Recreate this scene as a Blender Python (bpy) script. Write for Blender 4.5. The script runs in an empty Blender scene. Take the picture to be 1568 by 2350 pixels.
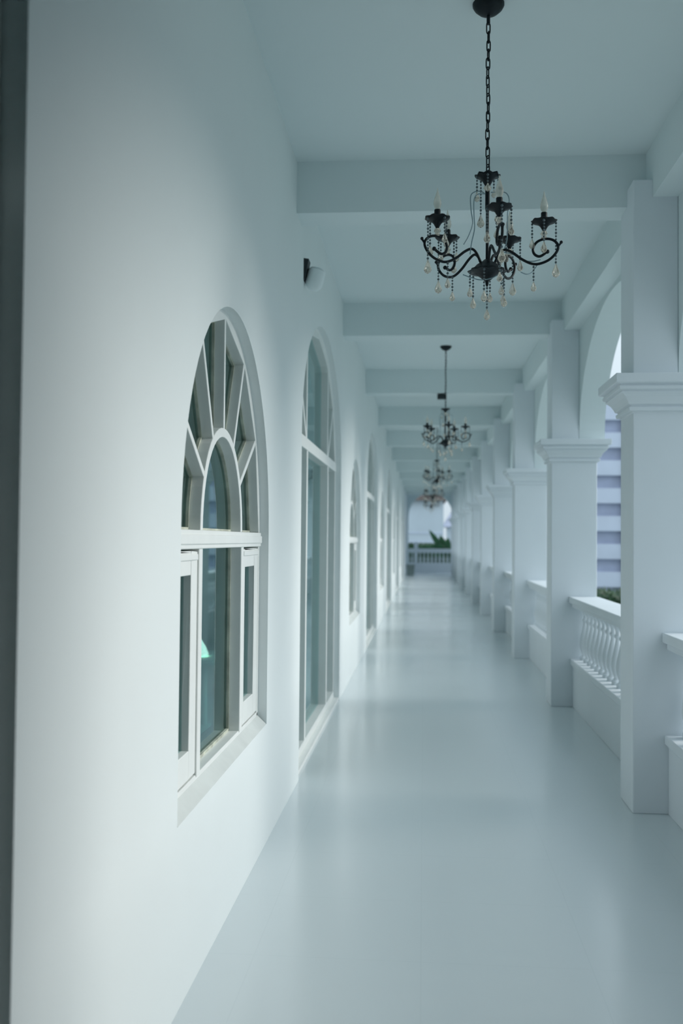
import bpy, bmesh, math, random
from mathutils import Vector, Matrix
random.seed(4)
S = bpy.context.scene
C = S.collection
PI = math.pi
SUN_E, SUN_EL, SUN_AZ = 2.05, 24, -12

# ------------------------------------------------------------------ materials
def mat(name, col, rough=0.6, metal=0.0, bump=0.0, bscale=40.0, var=0.0, vscale=2.0, spec=0.5, coat=0.0):
    m = bpy.data.materials.new(name); m.use_nodes = True
    nt = m.node_tree; b = nt.nodes['Principled BSDF']
    b.inputs['Base Color'].default_value = (*col, 1)
    b.inputs['Roughness'].default_value = rough
    b.inputs['Metallic'].default_value = metal
    b.inputs['Specular IOR Level'].default_value = spec
    b.inputs['Coat Weight'].default_value = coat
    tc = nt.nodes.new('ShaderNodeTexCoord')
    if bump:
        n = nt.nodes.new('ShaderNodeTexNoise'); n.inputs['Scale'].default_value = bscale
        n.inputs['Detail'].default_value = 4
        nt.links.new(tc.outputs['Object'], n.inputs['Vector'])
        bp = nt.nodes.new('ShaderNodeBump'); bp.inputs['Strength'].default_value = bump
        bp.inputs['Distance'].default_value = 0.01
        nt.links.new(n.outputs['Fac'], bp.inputs['Height'])
        nt.links.new(bp.outputs['Normal'], b.inputs['Normal'])
    if var:
        n = nt.nodes.new('ShaderNodeTexNoise'); n.inputs['Scale'].default_value = vscale
        n.inputs['Detail'].default_value = 3
        nt.links.new(tc.outputs['Object'], n.inputs['Vector'])
        r = nt.nodes.new('ShaderNodeValToRGB')
        r.color_ramp.elements[0].position = 0.3; r.color_ramp.elements[1].position = 0.7
        r.color_ramp.elements[0].color = (*[c*(1-var) for c in col], 1)
        r.color_ramp.elements[1].color = (*[min(1, c*(1+var)) for c in col], 1)
        nt.links.new(n.outputs['Fac'], r.inputs['Fac'])
        nt.links.new(r.outputs['Color'], b.inputs['Base Color'])
    return m

PAINT = (0.725, 0.805, 0.825)
M = {}
M['wall'] = mat('white_wall_paint', (0.765, 0.81, 0.81), 0.7, bump=0.05, bscale=60, var=0.012, vscale=1.3, spec=0.25)
M['ceil'] = mat('white_ceiling_paint', (0.72, 0.79, 0.80), 0.8, bump=0.03, bscale=30, spec=0.2)
M['col'] = mat('white_column_paint', (0.74, 0.785, 0.82), 0.6, bump=0.04, bscale=50, var=0.015, vscale=2, spec=0.3)
M['frame'] = mat('white_window_lacquer', (0.80, 0.82, 0.80), 0.4, bump=0.03, bscale=90, var=0.02, vscale=9)
M['bead'+'ing'] = mat('aged_olive_sealant', (0.47, 0.49, 0.41), 0.8, var=0.3, vscale=14)
M['sill'] = mat('pale_sill_render', (0.60, 0.635, 0.62), 0.7, bump=0.1, bscale=35, var=0.05, vscale=7)
M['black'] = mat('black_iron', (0.004, 0.009, 0.013), 0.45, metal=0.0, bump=0.1, bscale=120, spec=0.25)
M['blackbox'] = mat('black_plastic', (0.01, 0.018, 0.022), 0.5, var=0.1, vscale=30)
M['cable'] = mat('clear_grey_cable', (0.22, 0.32, 0.36), 0.25, var=0.1, vscale=40)
M['lampwhite'] = mat('white_lamp_shell', (0.76, 0.82, 0.83), 0.35, var=0.02, vscale=20)
M['room'] = mat('interior_dark_teal_wall', (0.40, 0.62, 0.57), 0.8, var=0.25, vscale=0.8)
M['shadow'] = mat('dark_bounce_absorber', (0.24, 0.30, 0.30), 0.8, var=0.1, vscale=1)  # dark tone for the added unseen walls, cuts bounce light near the viewer
M['roomfloor'] = mat('interior_floor', (0.40, 0.50, 0.48), 0.4, var=0.2, vscale=1.5)
M['pave'] = mat('outdoor_pale_paving', (0.24, 0.29, 0.28), 0.8, bump=0.3, bscale=8, var=0.12, vscale=0.7)
M['leaf'] = mat('green_leaf', (0.035, 0.12, 0.05), 0.5, var=0.4, vscale=5)
M['leafd'] = mat('dark_green_hedge_leaf', (0.02, 0.065, 0.025), 0.6, var=0.5, vscale=6)
M['stem'] = mat('plant_stem', (0.09, 0.13, 0.06), 0.7, var=0.2, vscale=12)
M['facade'] = mat('pale_far_facade', (0.50, 0.56, 0.62), 0.8, var=0.05, vscale=0.5)
M['roof'] = mat('brown_roof_tile', (0.05, 0.034, 0.028), 0.8, bump=0.5, bscale=5, var=0.3, vscale=2)
M['greyroof'] = mat('grey_violet_roof', (0.30, 0.33, 0.42), 0.8, var=0.1, vscale=1)
M['band_l'] = mat('light_facade_band', (0.54, 0.59, 0.70), 0.7, var=0.04, vscale=1)
M['band_d'] = mat('blue_grey_louvre_band', (0.36, 0.40, 0.53), 0.6, var=0.08, vscale=2)
M['darkpipe'] = mat('dark_slate_corner', (0.09, 0.12, 0.15), 0.6, var=0.1, vscale=3)
M['greypot'] = mat('grey_planter', (0.24, 0.30, 0.29), 0.7, var=0.2, vscale=10)
M['tablewood'] = mat('pale_table_lacquer', (0.45, 0.60, 0.60), 0.5, var=0.05, vscale=8)

# floor: glossy pale tiles with faint joints
def floor_mat():
    m = mat('glossy_pale_floor_tile', (0.67, 0.725, 0.745), 0.30, var=0.0001, vscale=1.1, spec=0.5)
    nt = m.node_tree; b = nt.nodes['Principled BSDF']
    tc = nt.nodes.new('ShaderNodeTexCoord')
    br = nt.nodes.new('ShaderNodeTexBrick'); br.offset = 0.0
    br.inputs['Scale'].default_value = 1.0
    br.inputs['Brick Width'].default_value = 0.6; br.inputs['Row Height'].default_value = 0.6
    br.inputs['Mortar Size'].default_value = 0.003; br.inputs['Mortar Smooth'].default_value = 0.3
    nt.links.new(tc.outputs['Object'], br.inputs['Vector'])
    src = b.inputs['Base Color'].links[0].from_socket
    mx = nt.nodes.new('ShaderNodeMix'); mx.data_type = 'RGBA'
    mm = nt.nodes.new('ShaderNodeMath'); mm.operation = 'MULTIPLY'; mm.inputs[1].default_value = 0.07
    nt.links.new(br.outputs['Fac'], mm.inputs[0]); nt.links.new(mm.outputs[0], mx.inputs[0])
    nt.links.new(src, mx.inputs[6]); mx.inputs[7].default_value = (0.40, 0.47, 0.49, 1)
    nt.links.new(mx.outputs[2], b.inputs['Base Color'])
    n = nt.nodes.new('ShaderNodeTexNoise'); n.inputs['Scale'].default_value = 0.7; n.inputs['Detail'].default_value = 0
    nt.links.new(tc.outputs['Object'], n.inputs['Vector'])
    mr = nt.nodes.new('ShaderNodeMapRange'); mr.inputs[3].default_value = 0.13; mr.inputs[4].default_value = 0.26
    nt.links.new(n.outputs['Fac'], mr.inputs[0]); nt.links.new(mr.outputs[0], b.inputs['Roughness'])
    return m
M['floor'] = floor_mat()

def glass_mat(name, tint, fac_gain=1.0, ior=1.5):
    m = bpy.data.materials.new(name); m.use_nodes = True
    nt = m.node_tree; nt.nodes.clear()
    out = nt.nodes.new('ShaderNodeOutputMaterial')
    tr = nt.nodes.new('ShaderNodeBsdfTransparent'); tr.inputs[0].default_value = (*tint, 1)
    gl = nt.nodes.new('ShaderNodeBsdfGlossy'); gl.inputs['Roughness'].default_value = 0.02
    gl.inputs['Color'].default_value = (0.80, 0.93, 0.94, 1)
    fr = nt.nodes.new('ShaderNodeFresnel'); fr.inputs['IOR'].default_value = ior
    ge = nt.nodes.new('ShaderNodeNewGeometry'); iv = nt.nodes.new('ShaderNodeMapRange')   # same reflectance entering and leaving the pane
    iv.inputs[3].default_value = ior; iv.inputs[4].default_value = 1/ior
    nt.links.new(ge.outputs['Backfacing'], iv.inputs[0]); nt.links.new(iv.outputs[0], fr.inputs['IOR'])
    mm = nt.nodes.new('ShaderNodeMath'); mm.operation = 'MULTIPLY'; mm.inputs[1].default_value = fac_gain
    mix = nt.nodes.new('ShaderNodeMixShader')
    nt.links.new(fr.outputs[0], mm.inputs[0]); nt.links.new(mm.outputs[0], mix.inputs[0])
    nt.links.new(tr.outputs[0], mix.inputs[1]); nt.links.new(gl.outputs[0], mix.inputs[2])
    nt.links.new(mix.outputs[0], out.inputs[0])
    return m
M["glass"] = glass_mat("tinted_window_glass", (0.62, 0.80, 0.78), 1.15)

def crystal_mat():
    m = bpy.data.materials.new('chandelier_crystal'); m.use_nodes = True
    nt = m.node_tree; b = nt.nodes['Principled BSDF']
    b.inputs['Base Color'].default_value = (0.86, 0.80, 0.70, 1)
    b.inputs['Roughness'].default_value = 0.05
    b.inputs['Transmission Weight'].default_value = 0.8
    b.inputs['IOR'].default_value = 1.5
    n = nt.nodes.new('ShaderNodeTexNoise'); n.inputs['Scale'].default_value = 60
    tc = nt.nodes.new('ShaderNodeTexCoord'); nt.links.new(tc.outputs['Object'], n.inputs['Vector'])
    bp = nt.nodes.new('ShaderNodeBump'); bp.inputs['Strength'].default_value = 0.1
    nt.links.new(n.outputs['Fac'], bp.inputs['Height']); nt.links.new(bp.outputs['Normal'], b.inputs['Normal'])
    return m
M['crystal'] = crystal_mat()
def bead_mat():
    m = mat('grey_glass_bead', (0.16, 0.21, 0.23), 0.1, var=0.2, vscale=80)
    m.node_tree.nodes['Principled BSDF'].inputs['Transmission Weight'].default_value = 0.35
    return m
M['bead'] = bead_mat()
def bulb_mat():
    m = mat('candle_bulb_glass', (0.90, 0.87, 0.80), 0.08, var=0.02, vscale=30)
    b = m.node_tree.nodes['Principled BSDF']; b.inputs['Transmission Weight'].default_value = 0.72; b.inputs['IOR'].default_value = 1.15
    return m
M['bulb'] = bulb_mat()
def emis(name, col, st):
    m = mat(name, col, 0.6, var=0.03, vscale=10); b = m.node_tree.nodes['Principled BSDF']
    b.inputs['Emission Color'].default_value = (*col, 1); b.inputs['Emission Strength'].default_value = st
    return m
M['shade'] = emis('reflection_glow', (0.92, 1.0, 0.90), 2.0)  # glow stands in for a reflection on the window pane

# ------------------------------------------------------------------ mesh helpers
def link(name, bm, m, parent=None, smooth=False, bevel=0.0, loc=None):
    bmesh.ops.remove_doubles(bm, verts=bm.verts, dist=1e-5)
    bmesh.ops.recalc_face_normals(bm, faces=bm.faces)
    me = bpy.data.meshes.new(name); bm.to_mesh(me); bm.free()
    me.materials.append(m)
    if smooth:
        for p in me.polygons: p.use_smooth = True
        me.set_sharp_from_angle(angle=math.radians(42))
    o = bpy.data.objects.new(name, me); C.objects.link(o)
    if parent: o.parent = parent
    if loc: o.location = loc
    if bevel:
        b = o.modifiers.new('bevel', 'BEVEL'); b.width = bevel; b.segments = 2; b.limit_method = 'ANGLE'
    return o

def tag(o, label=None, cat=None, group=None, kind=None):
    if label: o['label'] = label
    if cat: o['category'] = cat
    if group: o['group'] = group
    if kind: o['kind'] = kind
    return o

def empty(name, loc=(0, 0, 0), rz=0.0):
    o = bpy.data.objects.new(name, None); C.objects.link(o)
    o.location = loc; o.rotation_euler = (0, 0, rz); o.empty_display_size = 0.1
    return o

def copy_tree(o, parent=None):
    c = o.copy(); C.objects.link(c); c.parent = parent
    for ch in list(o.children): copy_tree(ch, c)
    return c

def box(bm, x0, x1, y0, y1, z0, z1):
    v = [bm.verts.new(p) for p in ((x0,y0,z0),(x1,y0,z0),(x1,y1,z0),(x0,y1,z0),(x0,y0,z1),(x1,y0,z1),(x1,y1,z1),(x0,y1,z1))]
    for f in ((0,3,2,1),(4,5,6,7),(0,1,5,4),(1,2,6,5),(2,3,7,6),(3,0,4,7)):
        bm.faces.new([v[i] for i in f])

def prism_yz(bm, pts, x0, x1):
    a = [bm.verts.new((x0, y, z)) for y, z in pts]; b = [bm.verts.new((x1, y, z)) for y, z in pts]
    bm.faces.new(a); bm.faces.new(b[::-1]); n = len(pts)
    for i in range(n):
        j = (i+1) % n; bm.faces.new((a[i], b[i], b[j], a[j]))

def bar_yz(bm, p, q, w, x0, x1):
    d = Vector((q[0]-p[0], q[1]-p[1])); d.normalize(); n = Vector((-d.y, d.x))*w/2
    prism_yz(bm, [(p[0]+n.x, p[1]+n.y), (q[0]+n.x, q[1]+n.y), (q[0]-n.x, q[1]-n.y), (p[0]-n.x, p[1]-n.y)], x0, x1)

def ring_yz(bm, inner, outer, x0, x1):
    n = len(inner)
    A = [[bm.verts.new((x, y, z)) for y, z in pts] for x, pts in ((x0, inner), (x0, outer), (x1, inner), (x1, outer))]
    for i in range(n-1):
        bm.faces.new((A[0][i], A[1][i], A[1][i+1], A[0][i+1]))
        bm.faces.new((A[2][i], A[2][i+1], A[3][i+1], A[3][i]))
        bm.faces.new((A[0][i], A[0][i+1], A[2][i+1], A[2][i]))
        bm.faces.new((A[1][i], A[3][i], A[3][i+1], A[1][i+1]))
    for i in (0, n-1): bm.faces.new((A[0][i], A[2][i], A[3][i], A[1][i]))

def lathe(bm, prof, seg=20, cx=0, cy=0, scallop=None):
    rings = []
    for k, (r, z) in enumerate(prof):
        if r < 1e-6: rings.append([bm.verts.new((cx, cy, z))]); continue
        ring = []
        for i in range(seg):
            a = 2*PI*i/seg; rr = r; zz = z
            if scallop and k in scallop[0]:
                rr = r*(1+scallop[2]*math.cos(scallop[1]*a)); zz = z+scallop[3]*math.cos(scallop[1]*a)
            ring.append(bm.verts.new((cx+rr*math.cos(a), cy+rr*math.sin(a), zz)))
        rings.append(ring)
    for a, b in zip(rings, rings[1:]):
        if len(a) == 1 and len(b) == 1: continue
        for i in range(seg):
            j = (i+1) % seg
            if len(a) == 1: bm.faces.new((a[0], b[i], b[j]))
            elif len(b) == 1: bm.faces.new((a[i], a[j], b[0]))
            else: bm.faces.new((a[i], a[j], b[j], b[i]))
    if len(rings[0]) > 1: bm.faces.new(rings[0])
    if len(rings[-1]) > 1: bm.faces.new(rings[-1][::-1])

def catmull(pts, n=6):
    P = [Vector(p) for p in pts]; P = [P[0]*2-P[1]] + P + [P[-1]*2-P[-2]]; out = []
    for i in range(1, len(P)-2):
        for k in range(n):
            t = k/n; a, b, c, d = P[i-1], P[i], P[i+1], P[i+2]
            out.append(0.5*((2*b)+(c-a)*t+(2*a-5*b+4*c-d)*t*t+(3*b-3*c+d-a)*t*t*t))
    out.append(P[-2]); return out

def tube(bm, pts, r, seg=8, closed=False, rfun=None):
    pts = [Vector(p) for p in pts]; n = len(pts); rings = []
    prev = None
    for i, p in enumerate(pts):
        if closed: t = pts[(i+1) % n]-pts[i-1]
        else: t = pts[min(i+1, n-1)]-pts[max(i-1, 0)]
        t.normalize()
        if prev is None:
            u = t.orthogonal().normalized()
        else:
            u = prev - t*prev.dot(t); u.normalize()
        prev = u; w = t.cross(u)
        rr = rfun(i/(n-1)) if rfun else r
        rings.append([bm.verts.new(p+(u*math.cos(2*PI*k/seg)+w*math.sin(2*PI*k/seg))*rr) for k in range(seg)])
    m = n if closed else n-1
    for i in range(m):
        a, b = rings[i], rings[(i+1) % n]
        for k in range(seg):
            l = (k+1) % seg; bm.faces.new((a[k], a[l], b[l], b[k]))
    if not closed:
        bm.faces.new(rings[0][::-1]); bm.faces.new(rings[-1])

def sphere(bm, c, r, sz=1.0, seg=8, rings=6):
    prof = [(r*math.sin(PI*i/rings) if 0 < i < rings else 0, c[2]+r*sz*math.cos(PI*i/rings)) for i in range(rings+1)]
    lathe(bm, prof, seg, c[0], c[1])

def wall_open(bm, x0, x1, y0, y1, z0, z1, openings, axis='x', step=0.06):
    """solid wall slab between x0..x1 (thickness), spanning y0..y1, z0..z1, with arched openings
    (ya, yb, zb, topfun); zb None = open to the bottom edge of the slab"""
    def P(x, y, z): return (x, y, z) if axis == 'x' else (y, x, z)
    V = {}
    def vert(x, y, z):
        k = (round(x, 4), round(y, 4), round(z, 4))
        if k not in V: V[k] = bm.verts.new(P(x, y, z))
        return V[k]
    def quad(*ps):
        vs = []
        for p in ps:
            v = vert(*p)
            if v not in vs: vs.append(v)
        if len(vs) > 2:
            try: bm.faces.new(vs)
            except ValueError: pass
    ys = {y0, y1}
    for ya, yb, zb, tf in openings:
        n = 40
        for i in range(n+1):
            ys.add(round((ya+yb)/2-(yb-ya)/2*math.cos(PI*i/n), 5))
    ys = sorted(y for y in ys if y0-1e-6 <= y <= y1+1e-6)
    for a, b in zip(ys, ys[1:]):
        mid = (a+b)/2; op = None
        for o in openings:
            if o[0] < mid < o[1]: op = o
        if op is None:
            for x in (x0, x1): quad((x, a, z0), (x, b, z0), (x, b, z1), (x, a, z1))
            quad((x0, a, z1), (x0, b, z1), (x1, b, z1), (x1, a, z1)); quad((x0, a, z0), (x0, b, z0), (x1, b, z0), (x1, a, z0))
        else:
            ta, tb = op[3](a), op[3](b)
            for x in (x0, x1): quad((x, a, ta), (x, b, tb), (x, b, z1), (x, a, z1))
            quad((x0, a, z1), (x0, b, z1), (x1, b, z1), (x1, a, z1)); quad((x0, a, ta), (x0, b, tb), (x1, b, tb), (x1, a, ta))
            if op[2] is not None and op[2] > z0+1e-4:
                for x in (x0, x1): quad((x, a, z0), (x, b, z0), (x, b, op[2]), (x, a, op[2]))
                quad((x0, a, op[2]), (x0, b, op[2]), (x1, b, op[2]), (x1, a, op[2])); quad((x0, a, z0), (x0, b, z0), (x1, b, z0), (x1, a, z0))
    for ya, yb, zb, tf in openings:
        for y in (ya, yb):
            if y0 < y < y1:
                lo = zb if zb is not None else z0; quad((x0, y, lo), (x1, y, lo), (x1, y, tf(y)), (x0, y, tf(y)))
    for y in (y0, y1): quad((x0, y, z0), (x1, y, z0), (x1, y, z1), (x0, y, z1))

def ell(yc, a, zs, b):
    return lambda y: zs + b*math.sqrt(max(0.0, 1-((y-yc)/a)**2))

# ------------------------------------------------------------------ dimensions
CEIL = 3.75; BEAM = 3.44
XL = -0.768; XL2 = -0.780
cols = [1.98, 5.67, 9.24] + [12.96+3.7*i for i in range(9)]     # front faces of the columns
CW0, CW1, CD = 1.162, 1.572, 0.35
YEND = 46.4
win_c = [4.005+7.4*i for i in range(6)]
door_c = [0.33] + [7.81+7.4*i for i in range(5)]
WR = 0.895; WZ = 1.53; SILL = 0.588
DA, DZS, DB = 1.51, 2.2, 0.93
YBACK = -3.2

# ------------------------------------------------------------------ setting
bm = bmesh.new(); box(bm, -0.80, 1.80, YBACK-0.2, YEND+0.5, -0.25, 0.0)
o = link('floor', bm, M['floor']); tag(o, 'glossy pale blue-white tiled corridor floor', 'floor', kind='structure')
bm = bmesh.new(); box(bm, -5.3, 2.0, YBACK-0.2, YEND+0.5, CEIL, CEIL+0.25)
o = link('ceiling', bm, M['ceil']); tag(o, 'flat white painted corridor ceiling between the beams', 'ceiling', kind='structure')

def w_open(c): return (c-WR, c+WR, SILL, ell(c, WR, WZ, WR))
def d_open(c): return (c-DA, c+DA, 0.0, ell(c, DA, DZS, DB))
bm = bmesh.new()
wall_open(bm, XL-0.26, XL, YBACK, 6.2, 0.0, CEIL, [(door_c[0]-DA, door_c[0]+DA, 0.0, lambda y: 3.2), w_open(win_c[0])])
wall_open(bm, XL-0.26, XL2, 6.2, YEND+0.3, 0.0, CEIL, [w_open(c) for c in win_c[1:]]+[d_open(c) for c in door_c[1:]])
o = link('wall_left', bm, M['wall']); tag(o, 'long white plaster wall with arched windows and doors', 'wall', kind='structure')

# unseen dark walls added behind and beside the viewer to block light and bounce
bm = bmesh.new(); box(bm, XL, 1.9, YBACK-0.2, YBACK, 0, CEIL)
o = link('wall_back_blocker', bm, M['shadow']); tag(o, 'unseen dark wall added behind the viewer to keep the near end dim', 'wall', kind='structure')
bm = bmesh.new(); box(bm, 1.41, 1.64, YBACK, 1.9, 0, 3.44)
o = link('wall_side_blocker', bm, M['shadow']); tag(o, 'unseen dark wall added beside the viewer to block light, right of the view', 'wall', kind='structure')

# arcade wall on the right
bm = bmesh.new(); ops = []
edges = [(cols[i]+CD, cols[i+1]) for i in range(len(cols)-1)] + [(cols[-1]+CD, YEND)]
for a, b in edges:
    if b-a > 0.5: ops.append((a, b, None, ell((a+b)/2, (b-a)/2, 2.44, 0.97)))
wall_open(bm, 1.41, 1.64, YBACK, YEND, 2.43, CEIL, ops)
box(bm, 1.27, 1.41, YBACK, YEND, BEAM, CEIL)
o = link('wall_right', bm, M['ceil']); tag(o, 'white arcade wall of round arches over the columns', 'wall', kind='structure')

# end wall with an arch
bm = bmesh.new()
wall_open(bm, YEND, YEND+0.3, XL-0.2, 1.7, 2.5, CEIL, [(-0.72, 1.34, None, ell(0.31, 1.03, 2.55, 1.16))], axis='y')
box(bm, XL-0.2, -0.72, YEND, YEND+0.3, 0, 2.5); box(bm, 1.34, 1.7, YEND, YEND+0.3, 0, 2.5)
o = link('wall_end', bm, M['ceil']); tag(o, 'white arched wall at the far end of the corridor', 'wall', kind='structure')

# ceiling beams
for i, y in enumerate([cols[0]+0.17-3.7]+[c+0.17 for c in cols]):
    bm = bmesh.new(); box(bm, XL if y < 6.0 else XL2, 1.27, y, y+0.24, BEAM, CEIL)
    o = link('trim_%d' % (i+1), bm, M['ceil'])
    where = ['behind the viewer', 'overhead, out of the top of the view', 'first one seen, just beyond the nearest chandelier', 'second one seen, below the nearest chandelier in the photo'][i] if i < 4 else None
    if where is None:
        where = {4: 'third', 5: 'fourth', 6: 'fifth', 7: 'sixth', 8: 'seventh', 9: 'eighth', 10: 'ninth', 11: 'tenth', 12: 'eleventh'}[i] + ' one seen along the corridor'
    tag(o, 'white ceiling cross beam, ' + where, 'beam', kind='structure')

# ------------------------------------------------------------------ rooms behind the left wall (seen through the glass)
bm = bmesh.new()
x0, x1 = -5.0, XL-0.262
box(bm, x0-0.2, x0, YBACK, YEND, 0, CEIL)
for y in (YBACK, 12.3, 20.0, 27.4, 34.8, YEND): box(bm, x0, x1, y, y+0.12, 0, CEIL)
o = link('wall_room', bm, M['room']); tag(o, 'dim interior walls seen through the window glass', 'wall', kind='structure')
bm = bmesh.new(); box(bm, x0, XL-0.04, YBACK, YEND, -0.25, -0.002)
o = link('floor_room', bm, M['roomfloor']); tag(o, 'dim interior floor behind the glazed doors', 'floor', kind='structure')

# ------------------------------------------------------------------ arched windows
def pol(r, deg): return (r*math.cos(math.radians(deg)), WZ+r*math.sin(math.radians(deg)))
XF0, XF1 = -0.045, -0.112           # frame front / back (local, wall face at 0)
XG = -0.100
def make_window(root):
    bm = bmesh.new()
    inn = [pol(0.868, a) for a in range(0, 181, 30)]; outr = [pol(0.96, a) for a in range(0, 181, 30)]
    ring_yz(bm, inn, outr, XF0, XF1)
    for s in (-1, 1):
        y0, y1 = sorted((s*0.862, s*0.90)); box(bm, XF1, XF0, y0, y1, 0.60, WZ)
    box(bm, XF1, XF0, -0.89, 0.89, 0.60, 0.648)
    link('window_frame', bm, M['frame'], root, bevel=0.003)
    # inner arch
    bm = bmesh.new(); n = 24
    ring_yz(bm, [pol(0.382, 180*i/n) for i in range(n+1)], [pol(0.420, 180*i/n) for i in range(n+1)], XF0, XF1)
    link('inner_arch', bm, M['frame'], root, bevel=0.003)
    for a in (30, 60, 90, 120, 150):
        bm = bmesh.new(); bar_yz(bm, pol(0.41, a), pol(0.885, a), 0.026, XF0-0.002, XF1)
        link('fan_spoke', bm, M['frame'], root, bevel=0.003)
    bm = bmesh.new()
    box(bm, XF1, XF0+0.010, -0.875, 0.875, 1.462, 1.530)
    box(bm, XF1, XF0+0.016, -0.875, 0.875, 1.478, 1.514)
    link('transom', bm, M['frame'], root, bevel=0.004)
    for y in (-0.423, 0.415):
        bm = bmesh.new(); box(bm, XF1, XF0+0.004, y-0.028, y+0.028, 0.64, 1.465)
        link('mullion', bm, M['frame'], root, bevel=0.004)
    bm = bmesh.new(); b0, b1 = XG, XG+0.011
    ring_yz(bm, [pol(0.856, a) for a in range(0, 181, 30)], [pol(0.90, a) for a in range(0, 181, 30)], b0, b1)
    for a in (30, 60, 90, 120, 150): bar_yz(bm, pol(0.42, a), pol(0.87, a), 0.040, b0, b1)
    ring_yz(bm, [pol(0.373, 180*i/24) for i in range(25)], [pol(0.429, 180*i/24) for i in range(25)], b0, b1)
    box(bm, b0, b1, -0.86, 0.86, 1.525, 1.540); box(bm, b0, b1, -0.40, 0.39, 0.645, 0.660)
    for y0_, y1_ in ((-0.397, -0.386), (0.376, 0.388)): box(bm, b0, b1, y0_, y1_, 0.648, 1.463)
    link('glazing_bead', bm, M['beading'], root)
    bm = bmesh.new()
    prism_yz(bm, [pol(0.88, a) for a in range(0, 181, 30)], XG, XG-0.005)
    link('pane', bm, M['glass'], root)
    bm = bmesh.new(); box(bm, XG-0.005, XG, -0.40, 0.392, 0.64, 1.466); link('pane', bm, M['glass'], root)
    # side casement sashes
    for s, (a, b, ga, gb) in ((-1, (-0.862, -0.455, -0.76, -0.555)), (1, (0.448, 0.862, 0.505, 0.755))):
        sr = empty('casement_sash', (0, 0, 0)); sr.parent = root
        za, zb, gz0, gz1 = 0.656, 1.452, 0.756, 1.370
        bm = bmesh.new(); f0, f1 = XF0-0.002, XF0-0.042
        box(bm, f1, f0, a, ga, za, zb); box(bm, f1, f0, gb, b, za, zb)
        box(bm, f1, f0, ga, gb, za, gz0); box(bm, f1, f0, ga, gb, gz1, zb)
        box(bm, f0, f0+0.006, a+0.012, b-0.012, zb-0.03, zb-0.008)
        link('sash_frame', bm, M['frame'], sr, bevel=0.004)
        bm = bmesh.new(); box(bm, f1+0.010, f1+0.014, ga-0.005, gb+0.005, gz0-0.005, gz1+0.005)
        link('sash_pane', bm, M['glass'], sr)
    bm = bmesh.new()
    prism = [(-0.0006, 0.5885), (-0.046, 0.632), (-0.13, 0.64), (-0.13, 0.56), (-0.0006, 0.56)]
    a = [bm.verts.new((x, -0.885, z)) for x, z in prism]; b = [bm.verts.new((x, 0.885, z)) for x, z in prism]
    bm.faces.new(a); bm.faces.new(b[::-1])
    for i in range(5): bm.faces.new((a[i], b[i], b[(i+1) % 5], a[(i+1) % 5]))
    link('sill', bm, M['sill'], root)
wnames = ['nearest', 'second nearest', 'third', 'fourth', 'fifth', 'farthest']
w0 = empty('window_1', (XL, win_c[0], 0)); make_window(w0)
for i, y in enumerate(win_c):
    w = w0 if i == 0 else copy_tree(w0)
    w.name = 'window_%d' % (i+1); w.location = (XL if i == 0 else XL2, y, 0)
    tag(w, wnames[i]+' white arched window with fan of spokes in the left wall', 'window', kind='structure')

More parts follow.
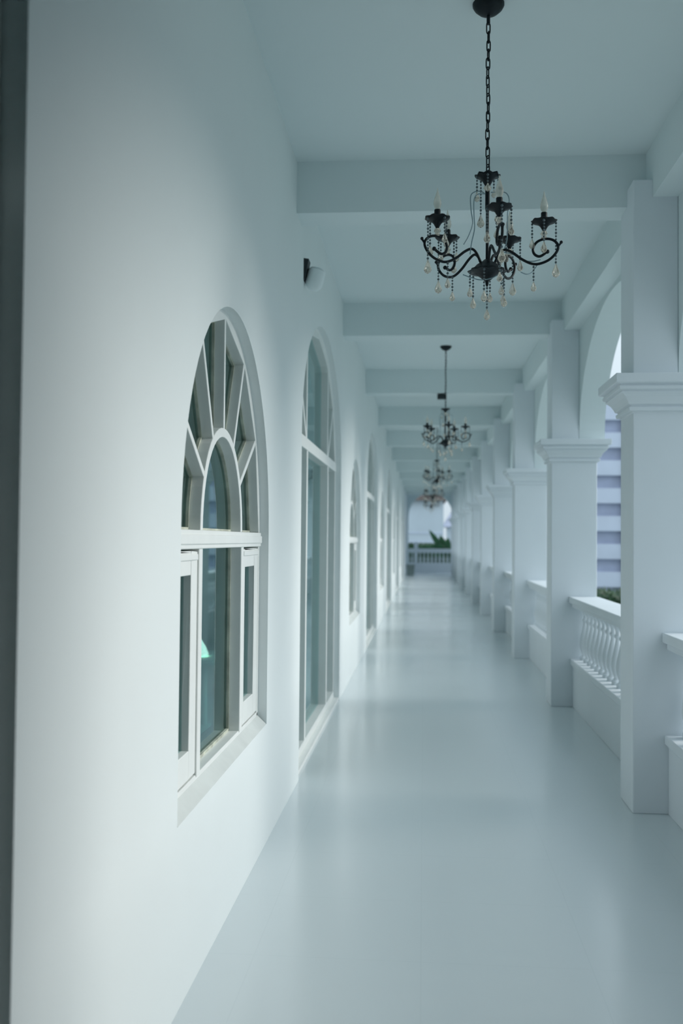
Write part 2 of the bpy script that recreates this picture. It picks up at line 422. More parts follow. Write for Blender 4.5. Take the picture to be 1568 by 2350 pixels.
# ------------------------------------------------------------------ arched glazed doors
def make_door(root, square=False):
    f0, f1 = -0.052, -0.13
    def pe(a, k=1.0):
        t = math.radians(a); return (DA*k*math.cos(t), DZS+(DB+DA*(k-1))*math.sin(t))
    angs = [0, 33, 63, 90, 117, 147, 180]
    bm = bmesh.new()
    if square:
        for s in (-1, 1):
            a, b = sorted((s*1.462, s*1.508)); box(bm, f1, f0, a, b, 0.0, 3.198)
        box(bm, f1, f0, -1.462, 1.462, 3.14, 3.198); link('door_frame', bm, M['frame'], root, bevel=0.004)
        bm = bmesh.new(); box(bm, f1, f0+0.008, -1.462, 1.462, 2.13, 2.215); link('transom', bm, M['frame'], root, bevel=0.004)
        for y in (-0.77, 0.77):
            bm = bmesh.new(); box(bm, f1, f0+0.003, y-0.03, y+0.03, 0.05, 3.15); link('door_post', bm, M['frame'], root, bevel=0.004)
        bm = bmesh.new(); box(bm, f1-0.02, -0.004, -1.505, 1.505, 0.0, 0.085); link('threshold', bm, M['frame'], root, bevel=0.004)
        bm = bmesh.new(); box(bm, -0.12, -0.115, -1.47, 1.47, 0.08, 3.15); link('pane', bm, M['glass'], root)
        return
    ring_yz(bm, [pe(a, 0.968) for a in angs], [pe(a, 1.07) for a in angs], f0, f1)
    for s in (-1, 1):
        a, b = sorted((s*1.462, s*1.53)); box(bm, f1, f0, a, b, 0.0, DZS)
    link('door_frame', bm, M['frame'], root, bevel=0.004)
    bm = bmesh.new(); box(bm, f1, f0+0.008, -1.47, 1.47, 2.13, 2.215); link('transom', bm, M['frame'], root, bevel=0.004)
    for y in (-0.77, 0.77):
        bm = bmesh.new(); box(bm, f1, f0+0.003, y-0.03, y+0.03, 0.05, 2.14)
        zt = DZS+(DB-0.03)*math.sqrt(1-(0.77/DA)**2); box(bm, f1, f0-0.003, y-0.022, y+0.022, 2.2, zt)
        link('door_post', bm, M['frame'], root, bevel=0.004)
    for s in (-1, 1):
        bm = bmesh.new(); q = pe(33, 0.99); bar_yz(bm, (s*0.80, 2.215), (s*q[0], q[1]), 0.045, f0-0.002, f1)
        link('fan_spoke', bm, M['frame'], root, bevel=0.003)
    bm = bmesh.new(); box(bm, f1-0.02, -0.004, -1.505, 1.505, 0.0, 0.028); box(bm, f1, f0+0.004, -1.47, 1.47, 0.028, 0.085)
    link('threshold', bm, M['frame'], root, bevel=0.004)
    bm = bmesh.new(); prism_yz(bm, [pe(a, 0.985) for a in angs], -0.115, -0.12); link('pane', bm, M['glass'], root)
    for a, b in ((-1.47, -0.78), (-0.76, 0.76), (0.78, 1.47)):
        bm = bmesh.new(); box(bm, -0.12, -0.115, a, b, 0.08, 2.14); link('pane', bm, M['glass'], root)
d0 = empty('door_1', (XL, door_c[0], 0)); make_door(d0, True)
d1 = empty('door_2', (XL2, door_c[1], 0)); make_door(d1)
dn = ['glazed doorway beside the viewer, only its jamb showing at the left edge', 'tall white arched glazed door just past the nearest window', 'tall arched glazed door between second and third windows', 'tall arched glazed door, third along the wall', 'tall arched glazed door, fourth along the wall', 'tall arched glazed door, farthest along the wall']
for i, y in enumerate(door_c):
    d = (d0, d1)[i] if i < 2 else copy_tree(d1)
    d.name = 'door_%d' % (i+1); d.location = (XL if i == 0 else XL2, y, 0)
    tag(d, dn[i], 'door', kind='structure')

# ------------------------------------------------------------------ columns
def sq_stack(bm, x0, x1, y0, y1, prof):
    rings = []
    for o_, z in prof:
        rings.append([bm.verts.new(p) for p in ((x0-o_, y0-o_, z), (x1+o_, y0-o_, z), (x1+o_, y1+o_, z), (x0-o_, y1+o_, z))])
    for a, b in zip(rings, rings[1:]):
        for i in range(4): bm.faces.new((a[i], a[(i+1) % 4], b[(i+1) % 4], b[i]))
    bm.faces.new(rings[0][::-1]); bm.faces.new(rings[-1])
W, D = CW1-CW0, CD
def make_column(root):
    bm = bmesh.new(); box(bm, 0, W, 0, D, 0, 2.23); link('shaft', bm, M['col'], root, bevel=0.006)
    bm = bmesh.new()
    prof = [(0.0, 2.222), (0.004, 2.224), (0.004, 2.232), (0.024, 2.234), (0.026, 2.254), (0.016, 2.257), (0.016, 2.265), (0.030, 2.270), (0.036, 2.285), (0.050, 2.308),
            (0.068, 2.325), (0.080, 2.332), (0.074, 2.336), (0.074, 2.343), (0.090, 2.346), (0.092, 2.364), (0.084, 2.367), (0.084, 2.375), (0.110, 2.380), (0.113, 2.384), (0.113, 2.43)]
    sq_stack(bm, 0, W, 0, D, prof); link('capital', bm, M['col'], root, bevel=0.003)
    bm = bmesh.new(); box(bm, 0, 0.2475, 0, D, 2.43, BEAM+0.1); link('upper_pier', bm, M['col'], root, bevel=0.006)
col0 = empty('column', (CW0, cols[0], 0)); make_column(col0)
cn = ['square white column just outside the right edge of the view', 'nearest square white column, cut by the right edge of the photo',
      'square white column at the far end of the baluster railing seen beside the nearest column', 'third square white column from the viewer',
      'fourth square white column from the viewer', 'fifth square white column from the viewer', 'sixth square white column from the viewer',
      'seventh square white column from the viewer', 'eighth square white column from the viewer', 'ninth square white column from the viewer',
      'tenth square white column from the viewer', 'farthest square white column, by the end arch']
for i, y in enumerate(cols):
    c = col0 if i == 0 else copy_tree(col0)
    c.location = (CW0, y, 0); tag(c, cn[i], 'column', 'square columns of the arcade')

# ------------------------------------------------------------------ balustrades
bprof = [(0.048, 0), (0.048, 0.03), (0.036, 0.035), (0.030, 0.05), (0.036, 0.07), (0.048, 0.11), (0.052, 0.15), (0.046, 0.20), (0.032, 0.26),
         (0.022, 0.31), (0.019, 0.34), (0.028, 0.352), (0.028, 0.366), (0.019, 0.378), (0.022, 0.41), (0.034, 0.435), (0.044, 0.445), (0.044, 0.47)]
bal_mesh = None
def baluster(root, x, y, z):
    global bal_mesh
    if bal_mesh is None:
        bm = bmesh.new(); lathe(bm, bprof, 14); o = link('baluster', bm, M['col'], root, smooth=True); bal_mesh = o.data
    else:
        o = bpy.data.objects.new('baluster', bal_mesh); C.objects.link(o); o.parent = root
    o.location = (x, y, z)
def balustrade(y0, y1, label, balusters=True):
    r = empty('balustrade', (1.355, y0, 0)); L = y1-y0
    bm = bmesh.new(); box(bm, 0.0, 0.20, 0.001, L-0.001, 0, 0.365); link('base_wall', bm, M['col'], r, bevel=0.004)
    bm = bmesh.new(); box(bm, -0.022, 0.222, 0.001, L-0.001, 0.385, 0.435); box(bm, -0.004, 0.204, 0.001, L-0.001, 0.365, 0.385); link('bottom_rail', bm, M['col'], r, bevel=0.005)
    bm = bmesh.new(); box(bm, -0.01, 0.21, 0.001, L-0.001, 0.905, 0.945); box(bm, -0.035, 0.235, 0.001, L-0.001, 0.945, 1.0); link('top_rail', bm, M['col'], r, bevel=0.006)
    n = max(1, round(L/0.185)); 
    for i in range(n): baluster(r, 0.10, (i+0.5)*L/n, 0.435)
    tag(r, label, 'railing', 'balustrades between the columns')
bn = ['white baluster railing at the lower right corner, in front of the nearest column', 'white baluster railing between the nearest and second columns',
      'white baluster railing between the second and third columns', 'white baluster railing between the third and fourth columns',
      'white baluster railing between the fourth and fifth columns', 'white baluster railing between the fifth and sixth columns',
      'white baluster railing between the sixth and seventh columns', 'white baluster railing between the seventh and eighth columns',
      'white baluster railing between the eighth and ninth columns', 'white baluster railing between the ninth and tenth columns',
      'white baluster railing between the tenth and eleventh columns']
for i in range(len(cols)-1): balustrade(cols[i]+CD, cols[i+1], bn[i])
# end balustrade, across the corridor
r = empty('balustrade', (XL2, YEND+0.02, 0)); L = 1.355-XL2
bm = bmesh.new(); box(bm, 0.001, L-0.001, 0.05, 0.22, 0, 0.40); link('base_wall', bm, M['col'], r)
bm = bmesh.new(); box(bm, 0.001, L-0.001, 0.03, 0.24, 0.40, 0.46); link('bottom_rail', bm, M['col'], r)
bm = bmesh.new(); box(bm, 0.001, L-0.001, 0.0, 0.26, 0.93, 1.11); link('top_rail', bm, M['col'], r)
bm = bmesh.new(); box(bm, 0.34, 0.50, 0.02, 0.24, 0.46, 0.93); box(bm, 0.33, 0.51, 0.01, 0.25, 1.11, 1.42); link('pier', bm, M['col'], r)
for x in (0.08, 0.24, 0.62, 0.80, 0.98, 1.16, 1.34, 1.52, 1.70, 1.88, 2.05): baluster(r, x, 0.13, 0.46)
tag(r, 'white baluster railing across the far end of the corridor', 'railing')

# ------------------------------------------------------------------ chandelier
ZC = CEIL
def zc(yc): return 3.103-yc*0.00042-ZC
def make_chandelier(root):
    # canopy
    bm = bmesh.new(); lathe(bm, [(0.0, 0.0), (0.066, 0.0), (0.066, -0.010), (0.058, -0.024), (0.040, -0.040), (0.018, -0.050), (0.0, -0.052)], 24)
    link('canopy', bm, M['black'], root, smooth=True)
    bm = bmesh.new(); lathe(bm, [(0.0, -0.048), (0.0075, -0.048), (0.0075, -0.088), (0.0, -0.088)], 10); link('stem', bm, M['black'], root, smooth=True)
    # chain
    bm = bmesh.new(); z = -0.080; i = 0; end = zc(195)
    while z > end:
        L, w = 0.050, 0.0125; pts = []
        ang = (i % 2)*PI/2 + 0.5 + random.uniform(-0.25, 0.25)
        for k in range(16):
            t = 2*PI*k/16; u = w*0.8*math.cos(t); v = L/2*math.sin(t)
            u = max(-w*0.62, min(w*0.62, u))
            pts.append((u*math.cos(ang)+0.0015*math.sin(i*0.9), u*math.sin(ang), z-L/2+v))
        tube(bm, pts, 0.0028, 6, closed=True); z -= 0.0375; i += 1
    link('chain', bm, M['black'], root, smooth=True)
    # crown (bobeche at the top)
    bm = bmesh.new(); lathe(bm, [(0.0, zc(178)), (0.030, zc(182)), (0.050, zc(186)), (0.051, zc(202)), (0.034, zc(216)), (0.022, zc(245)), (0.014, zc(280)), (0.010, zc(296)), (0.0, zc(296))], 32, scallop=((2, 3), 8, 0.06, 0.003))
    link('crown', bm, M['black'], root, smooth=True)
    bm = bmesh.new(); lathe(bm, [(0.0, zc(294)), (0.010, zc(294)), (0.015, zc(305)), (0.017, zc(318)), (0.013, zc(335)), (0.008, zc(345)), (0.0, zc(345))], 14)
    link('glass_neck', bm, M['crystal'], root, smooth=True)
    # stem
    bm = bmesh.new(); lathe(bm, [(0.0, zc(340)), (0.0095, zc(342)), (0.0095, zc(520)), (0.0065, zc(560)), (0.0065, zc(1060)), (0.0, zc(1060))], 12)
    link('central_stem', bm, M['black'], root, smooth=True)
    # body bowl and finial
    bm = bmesh.new(); lathe(bm, [(0.0, zc(1030)), (0.012, zc(1032)), (0.024, zc(1055)), (0.044, zc(1085)), (0.058, zc(1120)), (0.076, zc(1146)), (0.078, zc(1156)), (0.052, zc(1170)), (0.030, zc(1205)), (0.017, zc(1232)), (0.008, zc(1250)), (0.006, zc(1285)), (0.003, zc(1300)), (0.0, zc(1302))], 32, scallop=((5, 6), 10, 0.05, 0.002))
    link('body_bowl', bm, M['black'], root, smooth=True)
    # shared meshes
    bm = bmesh.new(); lathe(bm, [(0.0, 0), (0.006, 0.0), (0.009, 0.008), (0.016, 0.020), (0.026, 0.030), (0.046, 0.037), (0.052, 0.043), (0.050, 0.046), (0.030, 0.040), (0.014, 0.046), (0.0, 0.046)], 30, scallop=((5, 6, 7), 8, 0.045, 0.0015))
    cup_o = link('drip_cup', bm, M['black'], None, smooth=True); cup = cup_o.data
    bm = bmesh.new(); lathe(bm, [(0.0, 0), (0.013, 0.0), (0.013, 0.036), (0.0125, 0.038), (0.0, 0.038)], 14)
    slv_o = link('candle_sleeve', bm, M['black'], None, smooth=True); slv = slv_o.data
    bm = bmesh.new(); lathe(bm, [(0.0, 0), (0.008, 0.0), (0.013, 0.010), (0.0165, 0.022), (0.0155, 0.036), (0.010, 0.055), (0.005, 0.070), (0.0015, 0.088), (0.0, 0.090)], 14)
    bulb_o = link('bulb', bm, M['bulb'], None, smooth=True); bulb = bulb_o.data
    bm = bmesh.new(); lathe(bm, [(0.0, -0.034), (0.004, -0.033), (0.012, -0.026), (0.009, -0.018), (0.015, -0.010), (0.011, 0.0), (0.0, 0.002)], 10)
    gl_o = link('glass_stem', bm, M['crystal'], None, smooth=True); gls = gl_o.data
    for o in (cup_o, slv_o, bulb_o, gl_o): bpy.data.objects.remove(o)
    prof = [(740,1130),(775,1075),(820,985),(875,945),(950,978),(1040,1050),(1130,1098),(1205,1105),(1300,1070),(1368,1000),(1382,935),(1335,880),(1258,864),(1182,890),(1146,950),(1160,1008),(1212,1032),(1282,990)]
    arm_me = None
    for th in (8, 80, 152, 224, 296):
        a = math.radians(th-90)            # x = R sin(th), toward the viewer = -cos
        if arm_me is None:
            bm = bmesh.new(); pts = catmull([((x-705)*0.000426, 0, zc(y)) for x, y in prof], 5)
            tube(bm, pts, 0.0056, 8)
            k0 = pts[-1]; sphere(bm, (k0.x, k0.y, k0.z), 0.009)
            tube(bm, [((1380-705)*0.000426, 0, zc(950)), ((1400-705)*0.000426, 0, zc(925)), ((1412-705)*0.000426, 0, zc(908))], 0.0045, 6)
            sphere(bm, ((1412-705)*0.000426, 0, zc(906)), 0.007)
            arm = link('arm', bm, M['black'], root, smooth=True); arm_me = arm.data
        else:
            arm = bpy.data.objects.new('arm', arm_me); C.objects.link(arm); arm.parent = root
        arm.rotation_euler = (0, 0, a)
        for nm, me, dz in (('glass_stem', gls, zc(790)), ('drip_cup', cup, zc(790)), ('candle_sleeve', slv, zc(790)+0.040), ('bulb', bulb, zc(790)+0.078)):
            o = bpy.data.objects.new(nm, me); C.objects.link(o); o.parent = arm
            o.location = (0.232, 0, dz)
    # bead strings with crystal drops
    def string_mesh(n, drop):
        bm = bmesh.new(); z = 0
        tube(bm, [(0, 0, 0.004), (0, 0, -n*0.0135-0.004)], 0.0008, 4)
        for k in range(n):
            sphere(bm, (0, 0, -0.006-k*0.0135), 0.0042 if k % 3 else 0.0052, 1.1, 6, 4)
        zb = -0.006-(n-1)*0.0135-0.006
        o = link('bead_string', bm, M['bead'], None, smooth=False); me = o.data; bpy.data.objects.remove(o)
        bm = bmesh.new()
        d = drop
        lathe(bm, [(0, zb), (0.003*d, zb-0.003), (0.006*d, zb-0.012*d), (0.012*d, zb-0.026*d), (0.0135*d, zb-0.034*d), (0.009*d, zb-0.043*d), (0, zb-0.048*d)], 8)
        o = link('crystal_drop', bm, M['crystal'], None); md = o.data; bpy.data.objects.remove(o)
        return me, md
    lib = {k: string_mesh(*k) for k in ((3, 0.8), (5, 0.9), (7, 1.0), (11, 1.15), (13, 1.2), (4, 0.0001))}
    def hang(x, y, z, k):
        me, md = lib[k]
        o = bpy.data.objects.new('bead_string', me); C.objects.link(o); o.parent = root; o.location = (x, y, z)
        if k[1] > 0.01:
            d = bpy.data.objects.new('crystal_drop', md); C.objects.link(d); d.parent = o
    for j, th in enumerate((8, 80, 152, 224, 296)):
        t = math.radians(th); cx, cy = 0.232*math.sin(t), -0.232*math.cos(t)
        ks = [(13, 1.2), (5, 0.9), (3, 0.8), (7, 1.0), (5, 0.9)]
        for q in range(4):
            aa = t-PI/2+q*PI/2+0.05*j; k = ks[(q if q else 0)] if q != 2 else (5, 0.9)
            hang(cx+0.048*math.cos(aa), cy+0.048*math.sin(aa), zc(790)+0.038, k)
        hang(0.19*math.sin(t+0.06), -0.19*math.cos(t+0.06), zc(1112), (5, 1.0 if False else 0.9))
    for q in range(6):
        a = q*PI/3+0.3; hang(0.075*math.cos(a), 0.075*math.sin(a), zc(1160), [(7, 1.0), (5, 0.9)][q % 2])
    hang(0, 0, zc(1302), (11, 1.15) if False else (7, 1.0))
    for q in range(5):
        a = q*2*PI/5+0.9; hang(0.046*math.cos(a), 0.046*math.sin(a), zc(205), [(3, 0.8), (11, 1.15), (5, 0.9)][q % 3])
    # clear supply cables looping from the crown to the arms
    for pts in ([(690,380,0),(640,340,0.01),(580,335,0.02),(540,380,0.02),(545,520,0.02),(560,660,0.01),(520,790,0.0),(470,890,-0.02)],
                [(680,390,-0.02),(610,400,-0.03),(570,450,-0.03),(568,600,-0.03),(575,740,-0.03),(545,890,-0.04),(530,1010,-0.05)],
                [(740,360,0.0),(820,350,0.01),(890,370,0.0),(920,440,0.0),(905,560,0.0),(905,700,0.01),(905,820,0.03),(880,900,0.05)],
                [(870,940,0.03),(960,960,0.03),(1060,1030,0.02),(1150,1055,0.0),(1230,1040,0.0)],
                [(1030,1180,-0.03),(1090,1195,-0.02),(1150,1160,0.0),(1200,1090,0.0)],
                [(460,1210,-0.05),(540,1240,-0.05),(640,1258,-0.04),(760,1235,-0.04),(850,1170,-0.04)]):
        bm = bmesh.new(); tube(bm, catmull([((x-705)*0.000417, y2, zc(y)) for x, y, y2 in pts], 5), 0.0022, 6)
        link('supply_cable', bm, M['cable'], root, smooth=True)
ch0 = empty('chandelier', (0.255, 4.15, CEIL)); make_chandelier(ch0)
hn = ['nearest black iron five-arm chandelier with crystal drops, hung by a chain', 'second black chandelier along the corridor, small and blurred',
      'third black chandelier along the corridor, just below the second', 'fourth black chandelier, dark against the far arch', 'farthest black chandelier, inside the far arch']
for i in range(5):
    c = ch0 if i == 0 else copy_tree(ch0)
    c.location = (0.255 if i == 0 else 0.24, 4.15+7.4*i, CEIL); tag(c, hn[i], 'chandelier', 'black chandeliers in a row')

# black box fixed below the third beam
bm = bmesh.new(); box(bm, 0.165, 0.285, cols[3]+0.175, cols[3]+0.255, 3.365, 3.43)
box(bm, 0.195, 0.255, cols[3]+0.19, cols[3]+0.24, 3.43, 3.441)
o = link('junction_box', bm, M['blackbox'], bevel=0.004); tag(o, 'small black box fixed to a ceiling beam beside the second chandelier chain', 'box')

# wall lamp above the nearest full door
r = empty('wall_lamp', (XL2, 6.34, 3.2))
bm = bmesh.new(); prism = [(0.0, 0.10), (0.034, 0.095), (0.010, -0.03), (0.0, -0.04)]
a = [bm.verts.new((x, -0.05, z)) for x, z in prism]; b = [bm.verts.new((x, 0.05, z)) for x, z in prism]
bm.faces.new(a); bm.faces.new(b[::-1])
for i in range(4): bm.faces.new((a[i], b[i], b[(i+1) % 4], a[(i+1) % 4]))
link('bracket', bm, M['blackbox'], r)
bm = bmesh.new(); lathe(bm, [(0, -0.075), (0.03, -0.07), (0.05, -0.05), (0.058, -0.02), (0.058, 0.055), (0.052, 0.06), (0.052, 0.04), (0, 0.04)], 24)
sh = link('lamp_shell', bm, M['lampwhite'], r, smooth=True); sh.location = (0.068, 0.02, -0.02); sh.rotation_euler = (0, math.radians(14), 0)
bm = bmesh.new(); lathe(bm, [(0, 0.055), (0.047, 0.055), (0.047, 0.068), (0.03, 0.075), (0, 0.078)], 20)
g = link('lens', bm, M['lampwhite'], sh, smooth=True)
tag(r, 'small round white spotlight high on the wall above the arched glass door', 'lamp')

# added table and glowing lamp, standing in for a bright reflection in the glass
t = empty('side_table', (-1.71, 7.72, 0))
bm = bmesh.new(); lathe(bm, [(0, 0.545), (0.34, 0.545), (0.35, 0.565), (0.34, 0.585), (0, 0.585)], 28); link('tabletop', bm, M['tablewood'], t, smooth=True)
bm = bmesh.new(); lathe(bm, [(0, 0), (0.2, 0), (0.2, 0.02), (0.03, 0.05), (0.025, 0.545), (0, 0.545)], 16); link('pedestal', bm, M['tablewood'], t, smooth=True)
tag(t, 'pale round side table added behind the window glass', 'table')
l = empty('reflection_lamp', (-1.735, 7.66, 0.585))
bm = bmesh.new(); lathe(bm, [(0, 0), (0.06, 0), (0.06, 0.012), (0.012, 0.03), (0.010, 0.10), (0, 0.10)], 14); link('lamp_base', bm, M['tablewood'], l, smooth=True)
bm = bmesh.new(); lathe(bm, [(0.075, 0.012), (0.05, 0.075), (0.012, 0.135), (0.010, 0.135), (0.07, 0.012)], 24); link('glow_cone', bm, M['shade'], l, smooth=True)
tag(l, 'small glowing cone added behind the window glass for a bright reflection', 'lamp')

# grey planter at the foot of the left wall near the end
r = empty('planter', (-0.56, 42.6, 0))
bm = bmesh.new(); sq_stack(bm, -0.15, 0.15, -0.15, 0.15, [(0, 0), (0.03, 0.42), (0.04, 0.42), (0.04, 0.46), (0.02, 0.46), (0.0, 0.40)]); link('pot', bm, M['greypot'], r)
tag(r, 'small dark grey planter against the left wall at the far end', 'planter')

# ------------------------------------------------------------------ outside
GZ = -0.6
bm = bmesh.new(); box(bm, -90, 90, -60, 160, GZ-0.2, GZ)
o = link('ground', bm, M['pave']); tag(o, 'pale paved ground outside the arcade', 'ground', kind='structure')
# plinth under the corridor edge
bm = bmesh.new(); box(bm, -5.2, 1.80, YBACK-0.2, YEND+0.5, GZ, -0.252)
o = link('trim_14', bm, M['facade']); tag(o, 'low white plinth under the arcade', 'plinth', kind='structure')

def leaf_cloud(bm, x0, x1, y0, y1, z0, z1, n, s):
    for _ in range(n):
        c = Vector((random.uniform(x0, x1), random.uniform(y0, y1), random.uniform(z0, z1)))
        d = Vector((random.gauss(0, 1), random.gauss(0, 1), random.gauss(0.4, 1))).normalized(); u = d.orthogonal().normalized()
        w = d.cross(u); L = s*random.uniform(0.7, 1.4)
        vs = [bm.verts.new(p) for p in (c-d*L, c+u*L*0.4-d*L*0.1, c+w*L*0.1+d*L, c-u*L*0.4-d*L*0.1)]
        bm.faces.new(vs)
def hedge(x0, x1, y0, y1, top, n, label, s=0.09):
    r = empty('hedge', ((x0+x1)/2, (y0+y1)/2, GZ)); cx, cy = (x0+x1)/2, (y0+y1)/2
    bm = bmesh.new(); box(bm, x0-cx+0.06, x1-cx-0.06, y0-cy+0.06, y1-cy-0.06, 0, top-GZ-0.06)
    leaf_cloud(bm, x0-cx, x1-cx, y0-cy, y1-cy, 0.05, top-GZ, n, s)
    link('foliage', bm, M['leafd'], r)
    tag(r, label, 'hedge')
hedge(2.9, 4.6, 19.5, 21.5, 0.50, 5000, 'dark green clipped hedge outside, just above the railing beside the nearest column')
hedge(-2.0, 2.6, 52.5, 53.6, 1.33, 6000, 'dark hedge beyond the railing at the far end', 0.10)

# striped building
r = empty('building', (5.6, 42.0, GZ))
p = 1.152; top = 8.1; zb = 1.5-(1324-1240)*42/2287    # centre of the lowest light band
bm = bmesh.new(); box(bm, -2.3, 2.55, 0.15, 8, 0, top); link('wall', bm, M['band_l'], r)
z = zb-GZ; k = 0
while z < top:
    bm = bmesh.new(); box(bm, -2.3, 2.55, -0.12, 0.15, max(0, z-p*0.27), min(top, z+p*0.27)); link('balcony_band', bm, M['band_l'], r)
    if z+p*0.73 < top:
        bm = bmesh.new(); box(bm, -2.3, 2.55, 0.08, 0.149, z+p*0.27, z+p*0.73); link('louvre_band', bm, M['band_d'], r)
    z += p; k += 1
bm = bmesh.new(); box(bm, 2.55, 2.85, -0.2, 8, 0, top); link('corner_pier', bm, M['darkpipe'], r)
tag(r, 'building with pale and blue-grey horizontal stripes seen between two right-hand columns', 'building')

# far building with the brown roof
r = empty('building', (0.0, 90, GZ))
bm = bmesh.new(); box(bm, -9, 1.75, 0, 8, 0, 5.68); link('wall', bm, M['facade'], r)
bm = bmesh.new()
e = [(-1.7, -0.5), (2.0, -0.5), (2.0, 8.5), (-1.7, 8.5)]
a = [bm.verts.new((x, y, 5.68)) for x, y in e]; b = [bm.verts.new((x, y, 7.0)) for x, y in ((-0.2, 3.5), (1.8, 3.5))]
bm.faces.new(a[::-1]); bm.faces.new((a[0], a[1], b[1], b[0])); bm.faces.new((a[2], a[3], b[0], b[1])); bm.faces.new((a[1], a[2], b[1])); bm.faces.new((a[3], a[0], b[0]))
link('roof', bm, M['roof'], r)
for z in (1.9, 2.7):
    bm = bmesh.new(); box(bm, -8.5, 1.7, -0.05, 0.0, z, z+0.12); link('ledge', bm, M['band_l'], r)
tag(r, 'pale building with brown roof framed by the far arch', 'building')
# far grey roofed house to its right
r = empty('building', (4.2, 110, GZ))
bm = bmesh.new(); box(bm, -1.6, 4, 0, 6, 0, 3.6); link('wall', bm, M['facade'], r)
bm = bmesh.new()
a = [bm.verts.new(p) for p in ((-2.2, -0.4, 3.6), (4.4, -0.4, 3.6), (4.4, 6.4, 3.6), (-2.2, 6.4, 3.6))]; b = [bm.verts.new(p) for p in ((-1.0, 3, 5.6), (3.5, 3, 5.6))]
bm.faces.new(a[::-1]); bm.faces.new((a[0], a[1], b[1], b[0])); bm.faces.new((a[2], a[3], b[0], b[1])); bm.faces.new((a[1], a[2], b[1])); bm.faces.new((a[3], a[0], b[0]))
link('roof', bm, M['greyroof'], r)
tag(r, 'grey roofed house at the right side of the far arch', 'building')

# banana plant beyond the end railing
r = empty('banana_plant', (1.12, 49.6, GZ))
bm = bmesh.new(); tube(bm, [(0, 0, 0), (0.02, 0, 0.8), (0, 0, 1.75)], 0.09, 8, rfun=lambda t: 0.11*(1-0.5*t)); link('stem', bm, M['stem'], r, smooth=True)
def bleaf(ang, tilt, L, w, z0, droop, face=0.8):
    bm = bmesh.new(); n = 10; prev = None
    for i in range(n+1):
        t = i/n; s = L*t
        x = s*math.cos(tilt); z = s*math.sin(tilt)-droop*t*t*L
        ww = w*math.sin(PI*min(1, 0.06+0.94*t))**0.7 if t < 1 else 0.005
        fx, fy, fz = -math.sin(tilt)*face, math.sqrt(1-face*face), math.cos(tilt)*face
        row = [bm.verts.new((x-ww*fx, -ww*fy-0.1*ww, z-ww*fz)), bm.verts.new((x, 0, z)), bm.verts.new((x+ww*fx, ww*fy-0.1*ww, z+ww*fz))]
        if prev:
            bm.faces.new((prev[0], prev[1], row[1], row[0])); bm.faces.new((prev[1], prev[2], row[2], row[1]))
        prev = row
    o = link('leaf', bm, M['leaf'], r, smooth=True); o.location = (0, 0, z0); o.rotation_euler = (0, 0, ang)
    sm = o.modifiers.new('thickness', 'SOLIDIFY'); sm.thickness = 0.008
for args in ((PI, 1.02, 1.65, 0.17, 1.30, 0.05, 0.85), (PI-0.5, 0.75, 1.1, 0.24, 1.25, 0.2), (0.2, 1.2, 0.9, 0.22, 1.3, 0.15), (PI+0.7, 0.9, 1.1, 0.26, 1.3, 0.2),
             (PI-0.15, 0.12, 1.5, 0.15, 1.62, 0.02, 0.9), (PI+0.25, 0.7, 1.0, 0.26, 1.35, 0.1), (0.3, 0.7, 0.7, 0.24, 1.25, 0.2), (PI+0.1, 1.3, 1.15, 0.24, 1.3, 0.05),
             (0.1, 1.5, 1.0, 0.24, 1.25, 0.0), (PI, 0.45, 0.9, 0.24, 1.25, 0.1), (-PI/2, 0.9, 1.0, 0.22, 1.3, 0.3, 0.2)):
    bleaf(*args)
tag(r, 'banana plant with broad green leaves beyond the far railing', 'plant')

# ------------------------------------------------------------------ light
w = bpy.data.worlds.new('overcast_sky'); S.world = w; w.use_nodes = True
nt = w.node_tree; nt.nodes.clear()
out = nt.nodes.new('ShaderNodeOutputWorld'); bg = nt.nodes.new('ShaderNodeBackground')
tc = nt.nodes.new('ShaderNodeTexCoord'); sp = nt.nodes.new('ShaderNodeSeparateXYZ')
nt.links.new(tc.outputs['Generated'], sp.inputs[0])
rp = nt.nodes.new('ShaderNodeValToRGB'); rp.color_ramp.interpolation = 'LINEAR'
mr = nt.nodes.new('ShaderNodeMapRange'); mr.inputs[1].default_value = -0.1; mr.inputs[2].default_value = 1.0
nt.links.new(sp.outputs['Z'], mr.inputs[0]); nt.links.new(mr.outputs[0], rp.inputs['Fac'])
el = rp.color_ramp.elements
SKY = (0.765, 0.905, 1.0)
el[0].position = 0.0; el[0].color = (0.22, 0.27, 0.30, 1)
el[1].position = 1.0; el[1].color = (*SKY, 1)
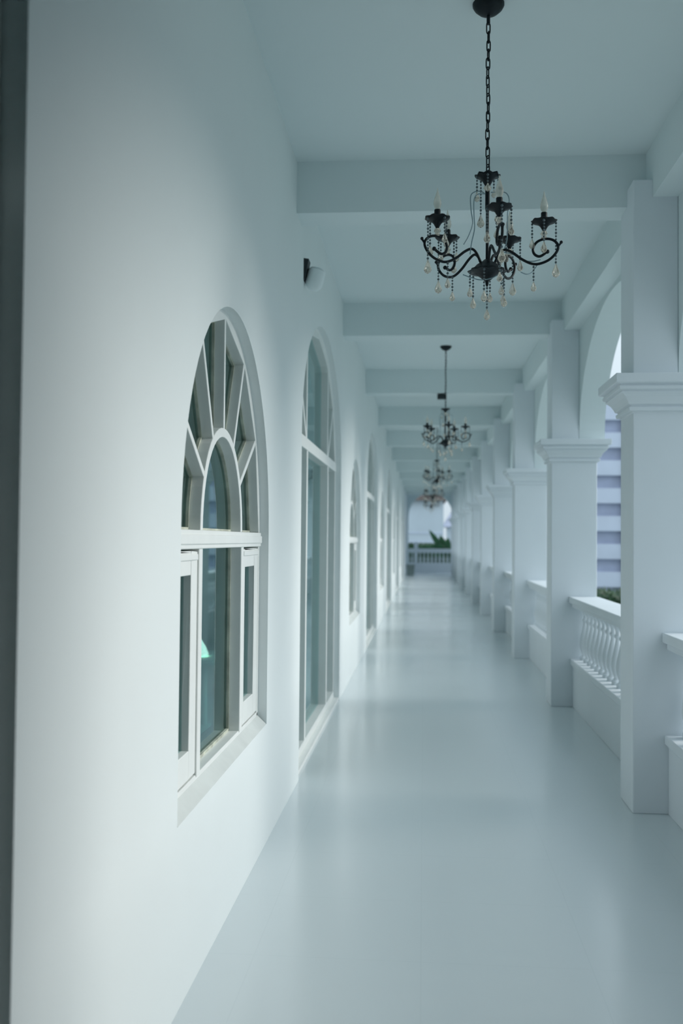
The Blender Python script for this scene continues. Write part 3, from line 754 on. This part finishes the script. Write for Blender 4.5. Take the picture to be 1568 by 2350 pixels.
e = el.new(0.091); e.color = (*[c*0.45 for c in SKY], 1)
e = el.new(0.25); e.color = (*[c*0.55 for c in SKY], 1)
e = el.new(0.6); e.color = (*[c*0.8 for c in SKY], 1)
nt.links.new(rp.outputs['Color'], bg.inputs['Color']); bg.inputs['Strength'].default_value = 1.7
nt.links.new(bg.outputs[0], out.inputs[0])

sun = bpy.data.lights.new('hazy_sun', 'SUN'); so = bpy.data.objects.new('hazy_sun', sun); C.objects.link(so)
sun.energy = SUN_E; sun.angle = math.radians(30); sun.color = (1.0, 0.97, 0.92)
sd = Vector((-math.cos(math.radians(SUN_EL))*math.cos(math.radians(SUN_AZ)), math.cos(math.radians(SUN_EL))*math.sin(math.radians(SUN_AZ)), -math.sin(math.radians(SUN_EL))))
so.rotation_euler = sd.to_track_quat('-Z', 'Y').to_euler()

# ------------------------------------------------------------------ camera
cam = bpy.data.cameras.new('camera'); co = bpy.data.objects.new('camera', cam); C.objects.link(co); S.camera = co
cam.sensor_fit = 'HORIZONTAL'; cam.sensor_width = 24.0; cam.lens = 35.0; cam.clip_start = 0.05; cam.clip_end = 500
f = 2287.0
v = Vector(((973-784)/f, (1240-1175)/f, 1.0)).normalized()      # world +Y in camera axes (x right, y down, z forward)
xx = Vector((1, 0.009, 0)); xx = (xx - v*xx.dot(v)).normalized()
dn_ = v.cross(xx)
# rows: world axes in camera coords -> world coords of the camera axes
right = Vector((xx.x, v.x, -dn_.x)); down = Vector((xx.y, v.y, -dn_.y)); fwd = Vector((xx.z, v.z, -dn_.z))
R = Matrix((right, -down, -fwd)).transposed()
co.matrix_world = Matrix.Translation((0, 0, 1.5)) @ R.to_4x4()
cam.dof.use_dof = True; cam.dof.focus_distance = 4.2; cam.dof.aperture_fstop = 2.2

S.view_settings.view_transform = 'Standard'; S.view_settings.look = 'None'
S.view_settings.gamma = 1.0; S.view_settings.use_curve_mapping = False
S.view_settings.exposure = 0.06
S.cycles.max_bounces = 12; S.cycles.diffuse_bounces = 8; S.cycles.transparent_max_bounces = 16
